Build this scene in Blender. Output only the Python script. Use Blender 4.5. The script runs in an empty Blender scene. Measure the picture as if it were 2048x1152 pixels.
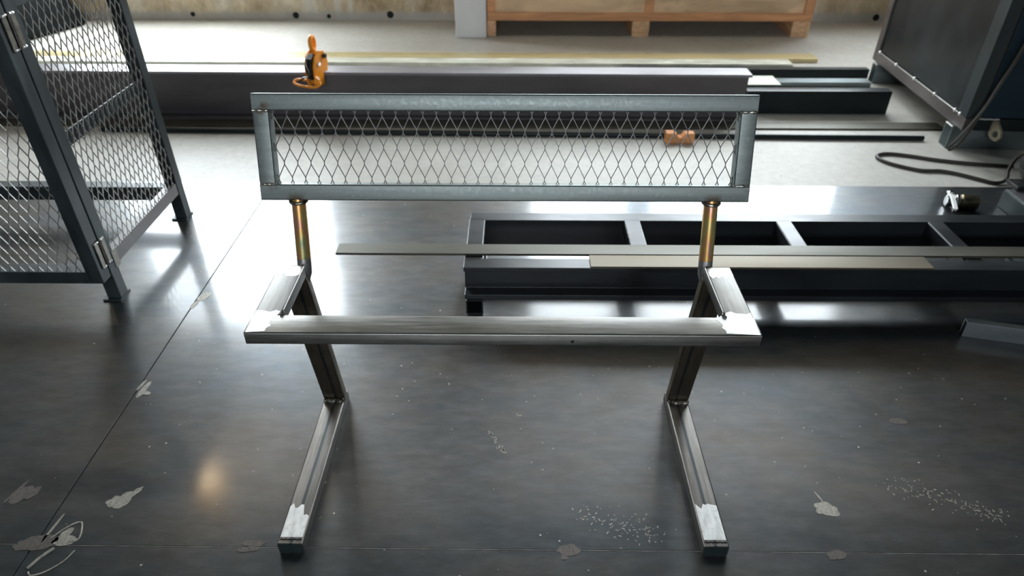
import bpy, bmesh, math, random
from mathutils import Vector, Matrix, noise as mnoise

S = bpy.context.scene
COL = S.collection
R = math.radians
ZF = -0.012          # concrete floor level (steel plates on it are 12 mm thick, top at z = 0)

# ------------------------------------------------------------------ materials
def nodes_of(name):
    m = bpy.data.materials.new(name)
    m.use_nodes = True
    nt = m.node_tree
    return m, nt, nt.nodes['Principled BSDF']

def link(nt, a, b):
    nt.links.new(a, b)

def tex_coord(nt, scale=(1, 1, 1), world=False):
    if world:
        g = nt.nodes.new('ShaderNodeNewGeometry'); src = g.outputs['Position']
    else:
        t = nt.nodes.new('ShaderNodeTexCoord'); src = t.outputs['Object']
    mp = nt.nodes.new('ShaderNodeMapping')
    mp.inputs['Scale'].default_value = scale
    link(nt, src, mp.inputs['Vector'])
    return mp.outputs['Vector']

def noise_fac(nt, scale, detail=4, rough=0.55, stretch=(1, 1, 1), world=False, dist=0.0):
    n = nt.nodes.new('ShaderNodeTexNoise')
    n.inputs['Scale'].default_value = scale
    n.inputs['Detail'].default_value = detail
    n.inputs['Roughness'].default_value = rough
    n.inputs['Distortion'].default_value = dist
    link(nt, tex_coord(nt, stretch, world), n.inputs['Vector'])
    return n.outputs['Fac']

def ramp(nt, fac, stops, interp='LINEAR'):
    r = nt.nodes.new('ShaderNodeValToRGB')
    cr = r.color_ramp
    cr.interpolation = interp
    while len(cr.elements) < len(stops):
        cr.elements.new(0.5)
    for e, (p, c) in zip(cr.elements, stops):
        e.position = p
        if not hasattr(c, '__len__'):
            c = (c, c, c)
        e.color = (c[0], c[1], c[2], 1)
    link(nt, fac, r.inputs['Fac'])
    return r.outputs['Color']

def mix(nt, fac, a, b, mode='MIX'):
    m = nt.nodes.new('ShaderNodeMix')
    m.data_type = 'RGBA'
    m.blend_type = mode
    for sock, v in ((m.inputs[0], fac), (m.inputs[6], a), (m.inputs[7], b)):
        if hasattr(v, 'is_linked'):
            link(nt, v, sock)
        elif hasattr(v, '__len__'):
            sock.default_value = (v[0], v[1], v[2], 1)
        else:
            sock.default_value = v
    return m.outputs[2]

def math_n(nt, op, a, b=0.0, c=0.0):
    m = nt.nodes.new('ShaderNodeMath')
    m.operation = op
    for sock, v in zip(m.inputs, (a, b, c)):
        if hasattr(v, 'is_linked'):
            link(nt, v, sock)
        else:
            sock.default_value = v
    return m.outputs[0]

def smooth(nt, v, lo, hi):
    m = nt.nodes.new('ShaderNodeMapRange')
    m.interpolation_type = 'SMOOTHSTEP'
    link(nt, v, m.inputs['Value'])
    m.inputs['From Min'].default_value = lo
    m.inputs['From Max'].default_value = hi
    return m.outputs['Result']

def bump(nt, b, fac, strength=0.2, dist=0.002):
    n = nt.nodes.new('ShaderNodeBump')
    n.inputs['Strength'].default_value = strength
    n.inputs['Distance'].default_value = dist
    link(nt, fac, n.inputs['Height'])
    link(nt, n.outputs['Normal'], b.inputs['Normal'])

def sep_xyz(nt, world=False):
    s = nt.nodes.new('ShaderNodeSeparateXYZ')
    link(nt, tex_coord(nt, (1, 1, 1), world), s.inputs['Vector'])
    return s.outputs

def simple(name, col, rough=0.5, metal=0.0, var=0.25, scale=8, stretch=(1, 1, 1), bmp=0.0, spec=0.5, rvar=0.08):
    m, nt, b = nodes_of(name)
    f = noise_fac(nt, scale, 5, 0.6, stretch)
    lo = tuple(c * (1 - var) for c in col); hi = tuple(min(1, c * (1 + var)) for c in col)
    link(nt, ramp(nt, f, [(0.3, lo), (0.7, hi)]), b.inputs['Base Color'])
    link(nt, ramp(nt, f, [(0.3, max(0.03, rough - rvar)), (0.7, min(1, rough + rvar))]), b.inputs['Roughness'])
    b.inputs['Metallic'].default_value = metal
    b.inputs['Specular IOR Level'].default_value = spec
    if bmp:
        bump(nt, b, noise_fac(nt, scale * 6, 4, 0.6, stretch), bmp, 0.001)
    return m

def mat_brushed(name, stretch, col=(0.27, 0.262, 0.245), rough=0.36, stripe=None):
    """mill finish steel tube with drawn lines; stripe = axis of the coordinate carrying the dark seam line"""
    m, nt, b = nodes_of(name)
    lines = noise_fac(nt, 170, 5, 0.75, stretch)
    blot = noise_fac(nt, 9, 4, 0.6)
    c = ramp(nt, lines, [(0.3, tuple(x * 0.7 for x in col)), (0.68, tuple(x * 1.25 for x in col))])
    c = mix(nt, ramp(nt, blot, [(0.42, 0.0), (0.75, 0.5)]), c, (col[0] * 0.55, col[1] * 0.5, col[2] * 0.42))
    if stripe is not None:
        v = sep_xyz(nt)[0]
        d = math_n(nt, 'ABSOLUTE', math_n(nt, 'SUBTRACT', math_n(nt, 'ABSOLUTE', v), stripe))
        k = smooth(nt, d, 0.0045, 0.002)
        c = mix(nt, math_n(nt, 'MULTIPLY', k, 0.75), c, (0.035, 0.05, 0.06))
    link(nt, c, b.inputs['Base Color'])
    link(nt, ramp(nt, lines, [(0.3, rough - 0.07), (0.7, rough + 0.09)]), b.inputs['Roughness'])
    b.inputs['Metallic'].default_value = 0.92
    bump(nt, b, lines, 0.04, 0.0004)
    return m

def mat_plate():
    """hot rolled plate: blue black mill scale, scuffs, white grinding flecks"""
    m, nt, b = nodes_of('plate_mill_scale')
    big = noise_fac(nt, 1.6, 5, 0.6, (1, 1.6, 1), True)
    fine = noise_fac(nt, 34, 6, 0.7, (0.35, 1, 1), True)
    c = ramp(nt, big, [(0.3, (0.008, 0.012, 0.013)), (0.55, (0.012, 0.014, 0.016)), (0.75, (0.017, 0.016, 0.014))])
    c = mix(nt, ramp(nt, fine, [(0.42, 0.0), (0.72, 0.5)]), c, (0.036, 0.038, 0.038))
    c = mix(nt, ramp(nt, noise_fac(nt, 9, 6, 0.7, (0.5, 1, 1), True), [(0.40, 0.0), (0.66, 0.55)]), c, (0.030, 0.028, 0.025))
    # fine dark pits and white flecks
    vo = nt.nodes.new('ShaderNodeTexVoronoi'); vo.inputs['Scale'].default_value = 26
    link(nt, tex_coord(nt, (1, 1, 1), True), vo.inputs['Vector'])
    dots = smooth(nt, vo.outputs['Distance'], 0.075, 0.03)
    pick = nt.nodes.new('ShaderNodeSeparateColor'); link(nt, vo.outputs['Color'], pick.inputs[0])
    white = math_n(nt, 'MULTIPLY', dots, math_n(nt, 'GREATER_THAN', pick.outputs[0], 0.86))
    dark = math_n(nt, 'MULTIPLY', dots, math_n(nt, 'LESS_THAN', pick.outputs[0], 0.10))
    c = mix(nt, white, c, (0.55, 0.53, 0.5))
    c = mix(nt, dark, c, (0.006, 0.006, 0.007))
    vo2 = nt.nodes.new('ShaderNodeTexVoronoi'); vo2.inputs['Scale'].default_value = 62
    link(nt, tex_coord(nt, (0.8, 1, 1), True), vo2.inputs['Vector'])
    pk2 = nt.nodes.new('ShaderNodeSeparateColor'); link(nt, vo2.outputs['Color'], pk2.inputs[0])
    d2 = math_n(nt, 'MULTIPLY', smooth(nt, vo2.outputs['Distance'], 0.11, 0.04), math_n(nt, 'GREATER_THAN', pk2.outputs[1], 0.955))
    d3 = math_n(nt, 'MULTIPLY', smooth(nt, vo2.outputs['Distance'], 0.10, 0.04), math_n(nt, 'LESS_THAN', pk2.outputs[1], 0.05))
    c = mix(nt, d2, c, (0.45, 0.44, 0.42))
    c = mix(nt, d3, c, (0.005, 0.005, 0.006))
    # long thin scratches
    wv = noise_fac(nt, 3.2, 2, 0.5, (0.18, 9, 1), True, 0.2)
    scr = math_n(nt, 'MULTIPLY', smooth(nt, math_n(nt, 'ABSOLUTE', math_n(nt, 'SUBTRACT', wv, 0.5)), 0.004, 0.0),
                 smooth(nt, noise_fac(nt, 5, 3, 0.6, (1, 1, 1), True), 0.56, 0.64))
    c = mix(nt, math_n(nt, 'MULTIPLY', scr, 0.10), c, (0.3, 0.3, 0.3))
    link(nt, c, b.inputs['Base Color'])
    r = ramp(nt, fine, [(0.3, 0.35), (0.7, 0.41)])
    r2 = mix(nt, ramp(nt, big, [(0.35, 0.0), (0.7, 1.0)]), r, (0.41, 0.41, 0.41))
    link(nt, r2, b.inputs['Roughness'])
    link(nt, ramp(nt, fine, [(0.36, 0.75), (0.64, 1.0)]), b.inputs['Specular IOR Level'])
    cl_ = noise_fac(nt, 7, 5, 0.65, (0.55, 1, 1), True)
    link(nt, ramp(nt, cl_, [(0.34, 0.68), (0.66, 0.95)]), b.inputs['Coat Weight'])
    tint = noise_fac(nt, 2.6, 6, 0.7, (0.7, 1, 1), True)
    tcol = ramp(nt, tint, [(0.34, (0.86, 0.93, 1.0)), (0.52, (1.0, 1.0, 1.0)), (0.68, (1.0, 0.95, 0.90))])
    link(nt, tcol, b.inputs['Coat Tint']); link(nt, tcol, b.inputs['Specular Tint'])
    b.inputs['Coat IOR'].default_value = 1.55
    link(nt, ramp(nt, mix(nt, 0.5, fine, cl_), [(0.35, 0.105), (0.65, 0.155)]), b.inputs['Coat Roughness'])
    bump(nt, b, fine, 0.02, 0.0004)
    return m

def mat_back_frame():
    """blue grey scale on the backrest tubes, brown heat tint around the welds"""
    m, nt, b = nodes_of('blue_grey_scale')
    fine = noise_fac(nt, 160, 3, 0.7)
    lines = noise_fac(nt, 26, 4, 0.6, (0.12, 1, 3))
    c = ramp(nt, lines, [(0.3, (0.145, 0.166, 0.160)), (0.7, (0.22, 0.248, 0.238))])
    c = mix(nt, ramp(nt, fine, [(0.56, 0.0), (0.72, 0.55)]), c, (0.34, 0.38, 0.39))
    xyz = sep_xyz(nt)
    ax = math_n(nt, 'ABSOLUTE', xyz[0])
    heat = math_n(nt, 'MULTIPLY', smooth(nt, ax, 0.415, 0.44),
                  smooth(nt, noise_fac(nt, 30, 3, 0.6), 0.45, 0.62))
    # only next to the stile joints
    zt = math_n(nt, 'ABSOLUTE', math_n(nt, 'SUBTRACT', xyz[2], 0.742))
    zb = math_n(nt, 'ABSOLUTE', math_n(nt, 'SUBTRACT', xyz[2], 0.611))
    near = math_n(nt, 'MAXIMUM', smooth(nt, zt, 0.016, 0.003), smooth(nt, zb, 0.016, 0.003))
    pst = math_n(nt, 'MULTIPLY', smooth(nt, math_n(nt, 'ABSOLUTE', math_n(nt, 'SUBTRACT', ax, 0.392)), 0.022, 0.006),
                 smooth(nt, xyz[2], 0.600, 0.585))
    k = math_n(nt, 'MAXIMUM', math_n(nt, 'MULTIPLY', heat, near), math_n(nt, 'MULTIPLY', pst, 0.8))
    c = mix(nt, k, c, (0.075, 0.045, 0.02))
    link(nt, c, b.inputs['Base Color'])
    b.inputs['Metallic'].default_value = 0.75
    link(nt, ramp(nt, fine, [(0.3, 0.40), (0.7, 0.52)]), b.inputs['Roughness'])
    bump(nt, b, fine, 0.1, 0.0005)
    return m

def mat_zinc():
    """yellow passivated zinc: rainbow bands along the tube"""
    m, nt, b = nodes_of('yellow_zinc')
    n1 = noise_fac(nt, 22, 3, 0.5, (3.0, 3.0, 0.35))
    c = ramp(nt, n1, [(0.28, (0.30, 0.36, 0.22)), (0.42, (0.62, 0.50, 0.20)), (0.52, (0.72, 0.42, 0.13)),
                      (0.60, (0.68, 0.33, 0.24)), (0.70, (0.55, 0.52, 0.36)), (0.8, (0.36, 0.42, 0.34))])
    link(nt, c, b.inputs['Base Color'])
    b.inputs['Metallic'].default_value = 0.75
    b.inputs['Roughness'].default_value = 0.3
    return m

def mat_concrete_floor():
    m, nt, b = nodes_of('floor_concrete')
    big = noise_fac(nt, 1.3, 6, 0.62, (1, 1, 1), True)
    fine = noise_fac(nt, 30, 6, 0.7, (1, 1, 1), True)
    c = ramp(nt, big, [(0.3, (0.43, 0.41, 0.37)), (0.7, (0.56, 0.545, 0.50))])
    c = mix(nt, ramp(nt, fine, [(0.35, 0.35), (0.62, 0.0)]), c, (0.30, 0.28, 0.25))
    sp = noise_fac(nt, 55, 2, 0.5, (1, 1, 1), True)
    c = mix(nt, ramp(nt, sp, [(0.70, 0.0), (0.76, 0.6)]), c, (0.12, 0.11, 0.10))
    link(nt, c, b.inputs['Base Color'])
    link(nt, ramp(nt, big, [(0.3, 0.42), (0.7, 0.6)]), b.inputs['Roughness'])
    bump(nt, b, fine, 0.12, 0.001)
    return m

def mat_wall():
    m, nt, b = nodes_of('wall_stained_concrete')
    a = noise_fac(nt, 3.4, 6, 0.68, (1.4, 1, 0.6), True)
    f = noise_fac(nt, 14, 6, 0.7, (1, 1, 0.7), True)
    c = ramp(nt, a, [(0.34, (0.36, 0.265, 0.16)), (0.5, (0.70, 0.58, 0.40)), (0.66, (0.82, 0.75, 0.61))])
    c = mix(nt, ramp(nt, f, [(0.35, 0.45), (0.6, 0.0)]), c, (0.32, 0.23, 0.13))
    # vertical white lime runs
    v = noise_fac(nt, 3.0, 3, 0.6, (1.6, 1, 0.12), True)
    c = mix(nt, ramp(nt, v, [(0.58, 0.0), (0.64, 0.75)]), c, (0.74, 0.71, 0.65))
    z = sep_xyz(nt, True)[2]
    zz = math_n(nt, 'ADD', z, math_n(nt, 'MULTIPLY', f, 0.05))
    c = mix(nt, math_n(nt, 'MULTIPLY', smooth(nt, zz, 0.085, 0.05), 0.8), c, (0.48, 0.47, 0.45))
    link(nt, c, b.inputs['Base Color'])
    b.inputs['Roughness'].default_value = 0.85
    bump(nt, b, f, 0.3, 0.004)
    return m

def mat_wood(name, col, stretch=(0.25, 3, 3), rough=0.65, scale=7):
    m, nt, b = nodes_of(name)
    g = noise_fac(nt, scale, 5, 0.65, stretch, False, 1.2)
    k = noise_fac(nt, 3, 3, 0.5)
    c = ramp(nt, g, [(0.3, tuple(x * 0.62 for x in col)), (0.55, col), (0.75, tuple(min(1, x * 1.25) for x in col))])
    c = mix(nt, ramp(nt, k, [(0.55, 0.0), (0.75, 0.35)]), c, tuple(x * 0.55 for x in col))
    link(nt, c, b.inputs['Base Color'])
    b.inputs['Roughness'].default_value = rough
    return m

def mat_weld():
    m, nt, b = nodes_of('weld_bead_metal')
    f = noise_fac(nt, 120, 3, 0.6)
    link(nt, ramp(nt, f, [(0.35, (0.10, 0.085, 0.06)), (0.65, (0.5, 0.48, 0.42))]), b.inputs['Base Color'])
    b.inputs['Metallic'].default_value = 0.9
    b.inputs['Roughness'].default_value = 0.38
    bump(nt, b, f, 0.5, 0.002)
    return m

def mat_ground_patch(name='ground_steel', col=(0.74, 0.74, 0.73), rough=0.46, metal=0.85):
    m, nt, b = nodes_of(name)
    f = noise_fac(nt, 120, 3, 0.6, (1, 0.25, 1))
    g = noise_fac(nt, 40, 4, 0.7)
    c = ramp(nt, f, [(0.3, tuple(x * 0.72 for x in col)), (0.65, col)])
    c = mix(nt, ramp(nt, g, [(0.56, 0.0), (0.68, 0.5)]), c, tuple(x * 0.45 for x in col))
    if metal < 0.5:
        sp = noise_fac(nt, 260, 3, 0.7)
        c = mix(nt, ramp(nt, sp, [(0.50, 0.0), (0.62, 0.65)]), c, tuple(x * 0.35 for x in col))
    link(nt, c, b.inputs['Base Color'])
    b.inputs['Metallic'].default_value = metal
    b.inputs['Roughness'].default_value = rough
    bump(nt, b, f, 0.25, 0.0008)
    return m

M = {}
M['plate'] = mat_plate()
M['brush_x'] = mat_brushed('drawn_steel_lengthwise_bar', (0.05, 1, 1))
M['brush_y'] = mat_brushed('drawn_steel_arm', (1, 0.05, 1), (0.19, 0.185, 0.175), 0.36)
M['brush_foot'] = mat_brushed('drawn_steel_foot', (1, 0.05, 1), (0.21, 0.20, 0.19), 0.38, stripe=0.408)
M['brush_leg'] = mat_brushed('drawn_steel_leg', (1, 1, 0.05), (0.17, 0.145, 0.11), 0.42, stripe=0.404)
M['back'] = mat_back_frame()
M['mesh'] = simple('expanded_mesh_steel', (0.10, 0.097, 0.092), 0.45, 0.7, 0.3, 40)
M['zinc'] = mat_zinc()
M['weld'] = mat_weld()
M['ground'] = mat_ground_patch()
M['elbow'] = mat_ground_patch('ground_elbow', (0.55, 0.54, 0.53), 0.3, 0.9)
M['scar'] = mat_ground_patch('weld_scar_metal', (0.15, 0.128, 0.112), 0.62, 0.15)
M['scar_bright'] = mat_ground_patch('weld_scar_bright', (0.46, 0.43, 0.37), 0.5, 0.3)
M['seam'] = simple('worn_plate_edge', (0.17, 0.165, 0.15), 0.5, 0.3, 0.5, 30)
M['dark_tube'] = simple('dark_tube_steel', (0.012, 0.017, 0.018), 0.36, 0.15, 0.3, 14, (0.3, 1, 1), 0.1, 0.35)
M['cage'] = simple('cage_tube_steel', (0.030, 0.040, 0.043), 0.45, 0.3, 0.55, 16, (1, 1, 0.3), 0.12)
M['cage_brown'] = simple('cage_rail_steel', (0.10, 0.092, 0.09), 0.4, 0.5, 0.25, 14, (1, 0.3, 1), 0.1)
M['cage_mesh'] = simple('cage_mesh_wire', (0.40, 0.39, 0.365), 0.42, 0.75, 0.3, 30)
M['hinge'] = simple('hinge_steel', (0.17, 0.16, 0.14), 0.4, 0.8, 0.3, 60)
M['beam'] = simple('beam_scale', (0.115, 0.102, 0.105), 0.42, 0.3, 0.3, 9, (0.2, 1, 1), 0.1)
M['flange'] = simple('lit_flange_scale', (0.22, 0.205, 0.215), 0.38, 0.2, 0.3, 9, (0.2, 1, 1), 0.1)  # lighter copy of the beam scale, window light on the top painted in
M['rail'] = simple('ladder_frame_scale', (0.018, 0.021, 0.024), 0.34, 0.2, 0.35, 10, (0.3, 1, 1), 0.08, 0.45)
M['flat'] = simple('flat_bar_scale', (0.085, 0.08, 0.062), 0.46, 0.5, 0.22, 11, (0.15, 1, 1), 0.08)
M['flat_brown'] = simple('flat_bar_tan', (0.12, 0.098, 0.062), 0.46, 0.5, 0.28, 9, (0.15, 1, 1), 0.08)
M['offcut'] = simple('angle_scale', (0.22, 0.25, 0.27), 0.38, 0.6, 0.3, 14, (0.3, 1, 1), 0.08)
M['cabinet'] = simple('cabinet_sheet', (0.022, 0.027, 0.030), 0.36, 0.25, 0.3, 3, (1, 1, 1), 0.03)
M['cab_rail'] = simple('cabinet_rail_steel', (0.16, 0.145, 0.14), 0.42, 0.55, 0.25, 10, (1, 0.4, 1), 0.08)
M['cab_post'] = simple('cabinet_post_steel', (0.038, 0.048, 0.05), 0.45, 0.35, 0.25, 10, (1, 1, 0.3), 0.08)
M['cab_door'] = simple('cabinet_door_blue', (0.010, 0.026, 0.038), 0.4, 0.2, 0.2, 4)
M['skid'] = simple('skid_steel', (0.17, 0.20, 0.205), 0.42, 0.6, 0.25, 12, (0.3, 1, 1), 0.08)
M['lug'] = simple('lug_steel', (0.34, 0.30, 0.22), 0.42, 0.7, 0.3, 30)
M['dot'] = simple('bright_weld_dot', (0.75, 0.73, 0.70), 0.35, 0.7, 0.2, 60)
M['orange'] = simple('orange_paint', (1.0, 0.31, 0.015), 0.38, 0.0, 0.18, 14, spec=0.6)
M['black_metal'] = simple('black_cam_steel', (0.03, 0.03, 0.03), 0.35, 0.6, 0.3, 30)
M['wire'] = simple('grey_wire', (0.16, 0.16, 0.16), 0.35, 0.8, 0.2, 40)
M['ply'] = mat_wood('plywood_sheet', (0.86, 0.61, 0.37), (0.35, 2, 1.5), 0.65, 5)
M['batten'] = mat_wood('pine_batten', (0.72, 0.35, 0.16), (0.25, 3, 3), 0.6)
M['skid_wood'] = mat_wood('skid_wood', (0.78, 0.48, 0.27), (3, 0.3, 5), 0.7)
M['block'] = mat_wood('block_wood', (0.85, 0.37, 0.14), (0.5, 2, 3), 0.6, 10)
M['column'] = simple('column_paint', (0.78, 0.78, 0.79), 0.5, 0.0, 0.06, 5, (1, 1, 0.3))
M['floor'] = mat_concrete_floor()
M['wall'] = mat_wall()
M['hole'] = simple('hole_dark', (0.01, 0.01, 0.01), 0.9)
M['plaster'] = simple('side_wall_plaster', (0.20, 0.20, 0.195), 0.9, 0, 0.1, 3)
M['ceil'] = simple('ceiling_sheet', (0.66, 0.56, 0.47), 0.8, 0, 0.12, 2)
M['girder'] = simple('girder_paint', (0.06, 0.08, 0.085), 0.5, 0.2, 0.2, 5)
M['frame'] = simple('window_frame_paint', (0.12, 0.125, 0.13), 0.45, 0.3, 0.15, 6)
M['rubber'] = simple('black_rubber', (0.014, 0.013, 0.012), 0.5, 0, 0.3, 20)
M['cord'] = simple('brown_black_cord', (0.035, 0.030, 0.022), 0.5, 0, 0.25, 30)
M['bag'] = simple('black_plastic_sheet', (0.006, 0.008, 0.008), 0.75, 0, 0.4, 9, bmp=0.3, spec=0.15)
M['chrome'] = simple('chrome', (0.75, 0.75, 0.74), 0.14, 1.0, 0.1, 30)
M['satin'] = simple('satin_plated_steel', (0.85, 0.85, 0.84), 0.45, 0.35, 0.1, 30)
M['bronze'] = simple('bronze_sleeve', (0.22, 0.185, 0.12), 0.35, 0.9, 0.25, 30)
M['saw'] = simple('saw_base_paint', (0.022, 0.036, 0.036), 0.35, 0.2, 0.25, 12)
M['saw_top'] = simple('saw_base_top', (0.14, 0.14, 0.14), 0.4, 0.5, 0.2, 12)
M['wrap'] = simple('clear_wrapped_bar', (0.66, 0.66, 0.56), 0.22, 0.15, 0.25, 18, (0.3, 1, 1), 0.3)
M['zinc_flat'] = simple('zinc_flat_bar', (0.60, 0.50, 0.27), 0.3, 0.35, 0.2, 5, (0.1, 1, 1))
M['pale'] = simple('pale_green_sheet', (0.80, 0.86, 0.72), 0.35, 0, 0.05, 4)

def mat_glow(name, col, strength):
    m = bpy.data.materials.new(name); m.use_nodes = True
    nt = m.node_tree; nt.nodes.clear()
    o = nt.nodes.new('ShaderNodeOutputMaterial'); e = nt.nodes.new('ShaderNodeEmission')
    e.inputs['Color'].default_value = (*col, 1); e.inputs['Strength'].default_value = strength
    link(nt, e.outputs[0], o.inputs[0])
    return m
M['lamp'] = mat_glow('lamp_glow', (1.0, 0.62, 0.26), 6.5)

def mat_glass():
    m, nt, b = nodes_of('window_glass')
    nt.nodes.remove(b)
    o = nt.nodes['Material Output']
    g = nt.nodes.new('ShaderNodeBsdfGlossy'); g.inputs['Roughness'].default_value = 0.02
    t = nt.nodes.new('ShaderNodeBsdfTransparent'); t.inputs['Color'].default_value = (0.95, 0.97, 0.97, 1)
    mx = nt.nodes.new('ShaderNodeMixShader'); mx.inputs[0].default_value = 0.06
    link(nt, t.outputs[0], mx.inputs[1]); link(nt, g.outputs[0], mx.inputs[2]); link(nt, mx.outputs[0], o.inputs[0])
    return m
M['glass'] = mat_glass()

# ------------------------------------------------------------------ mesh helpers
def new_bm():
    return bmesh.new()

def add_box(bm, x0, x1, y0, y1, z0, z1, mat=None):
    vs = [bm.verts.new(p) for p in ((x0, y0, z0), (x1, y0, z0), (x1, y1, z0), (x0, y1, z0),
                                    (x0, y0, z1), (x1, y0, z1), (x1, y1, z1), (x0, y1, z1))]
    if mat is not None:
        for v in vs: v.co = mat @ v.co
    for f in ((3, 2, 1, 0), (4, 5, 6, 7), (0, 1, 5, 4), (1, 2, 6, 5), (2, 3, 7, 6), (3, 0, 4, 7)):
        bm.faces.new([vs[i] for i in f])
    return bm

def rrect(w, h, r, n=4):
    pts = []
    for cx, cy, a0 in ((w / 2 - r, h / 2 - r, 0), (-w / 2 + r, h / 2 - r, 90), (-w / 2 + r, -h / 2 + r, 180), (w / 2 - r, -h / 2 + r, 270)):
        for i in range(n + 1):
            a = R(a0 + 90 * i / n)
            pts.append((cx + r * math.cos(a), cy + r * math.sin(a)))
    return pts

def add_sweep(bm, profile, p0, p1, up=(0, 0, 1), inner=None, caps=True):
    """extrude a closed 2d profile (u = side, v = up) from p0 to p1; inner = hole profile (open tube)"""
    p0 = Vector(p0); p1 = Vector(p1)
    d = (p1 - p0).normalized(); up = Vector(up)
    side = d.cross(up).normalized(); up = side.cross(d).normalized()
    def ring(pr, p):
        return [bm.verts.new(p + side * u + up * v) for u, v in pr]
    a, b = ring(profile, p0), ring(profile, p1)
    n = len(a)
    for i in range(n):
        bm.faces.new((a[i], a[(i + 1) % n], b[(i + 1) % n], b[i]))
    if inner:
        c, e = ring(inner, p0), ring(inner, p1)
        for i in range(n):
            j = (i + 1) % n
            bm.faces.new((c[j], c[i], e[i], e[j]))
            bm.faces.new((a[j], a[i], c[i], c[j]))
            bm.faces.new((b[i], b[j], e[j], e[i]))
    elif caps:
        bm.faces.new(list(reversed(a))); bm.faces.new(b)
    return bm

def add_tube(bm, pts, rad, n=12, closed=False, caps=True):
    pts = [Vector(p) for p in pts]
    N = len(pts)
    rings = []
    prev = None
    for i, p in enumerate(pts):
        if closed:
            t = (pts[(i + 1) % N] - pts[i - 1]).normalized()
        else:
            t = (pts[min(i + 1, N - 1)] - pts[max(i - 1, 0)]).normalized()
        if prev is None:
            ref = Vector((0, 0, 1)) if abs(t.z) < 0.9 else Vector((1, 0, 0))
            u = t.cross(ref).normalized()
        else:
            u = (prev - t * prev.dot(t)).normalized()
        prev = u
        v = t.cross(u)
        r = rad[i] if hasattr(rad, '__len__') else rad
        rings.append([bm.verts.new(p + (u * math.cos(2 * math.pi * k / n) + v * math.sin(2 * math.pi * k / n)) * r) for k in range(n)])
    for i in range(N if closed else N - 1):
        a, b = rings[i], rings[(i + 1) % N]
        for k in range(n):
            bm.faces.new((a[k], a[(k + 1) % n], b[(k + 1) % n], b[k]))
    if not closed and caps:
        bm.faces.new(list(reversed(rings[0]))); bm.faces.new(rings[-1])
    return bm

def add_prism(bm, poly, axis, a0, a1):
    """extrude polygon of 2-d points along an axis ('x','y','z') between a0 and a1"""
    def P(q, a):
        return {'x': (a, q[0], q[1]), 'y': (q[0], a, q[1]), 'z': (q[0], q[1], a)}[axis]
    lo = [bm.verts.new(P(q, a0)) for q in poly]; hi = [bm.verts.new(P(q, a1)) for q in poly]
    n = len(poly)
    for i in range(n):
        bm.faces.new((lo[i], lo[(i + 1) % n], hi[(i + 1) % n], hi[i]))
    bm.faces.new(list(reversed(lo))); bm.faces.new(hi)
    return bm

def spline(pts, sub=8, closed=False):
    P = [Vector(p) for p in pts]; N = len(P); out = []
    for i in range(N if closed else N - 1):
        a = P[(i - 1) % N] if (closed or i > 0) else P[0]
        b = P[i]; c = P[(i + 1) % N]
        d = P[(i + 2) % N] if (closed or i + 2 < N) else P[-1]
        for k in range(sub):
            t = k / sub
            out.append(0.5 * ((2 * b) + (c - a) * t + (2 * a - 5 * b + 4 * c - d) * t * t + (3 * b - a - 3 * c + d) * t ** 3))
    if not closed: out.append(P[-1])
    return out

def obj(name, bm, mat, parent=None, bevel=0.0, smooth_=False, seg=2):
    bmesh.ops.recalc_face_normals(bm, faces=bm.faces)
    me = bpy.data.meshes.new(name)
    bm.to_mesh(me); bm.free()
    me.materials.append(mat)
    if smooth_:
        for p in me.polygons: p.use_smooth = True
        try: me.set_sharp_from_angle(angle=R(40))
        except Exception: pass
    o = bpy.data.objects.new(name, me)
    COL.objects.link(o)
    if parent is not None: o.parent = parent
    if bevel:
        b = o.modifiers.new('edge', 'BEVEL'); b.width = bevel; b.segments = seg; b.limit_method = 'ANGLE'; b.angle_limit = R(50)
    return o

def tag(o, label, cat, group=None, kind='thing'):
    o['label'] = label; o['category'] = cat; o['kind'] = kind
    if group: o['group'] = group
    return o

def thing(name, label, cat, loc=(0, 0, 0), rz=0.0, group=None):
    o = bpy.data.objects.new(name, None); COL.objects.link(o)
    o.location = loc; o.rotation_euler = (0, 0, rz); o.empty_display_size = 0.1
    return tag(o, label, cat, group)

def struct(name, bm, mat, parent=None, bevel=0.0):
    o = obj(name, bm, mat, parent, bevel)
    if parent is None: o['kind'] = 'structure'
    return o

def bx(*a):
    return add_box(new_bm(), *a)

def rtube(p0, p1, w, h, up=(0, 0, 1), r=0.004, t=None):
    """rectangular steel tube, w across, h along up"""
    inner = rrect(w - 2 * t, h - 2 * t, max(0.0006, r - t)) if t else None
    return add_sweep(new_bm(), rrect(w, h, r), p0, p1, up, inner)

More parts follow.
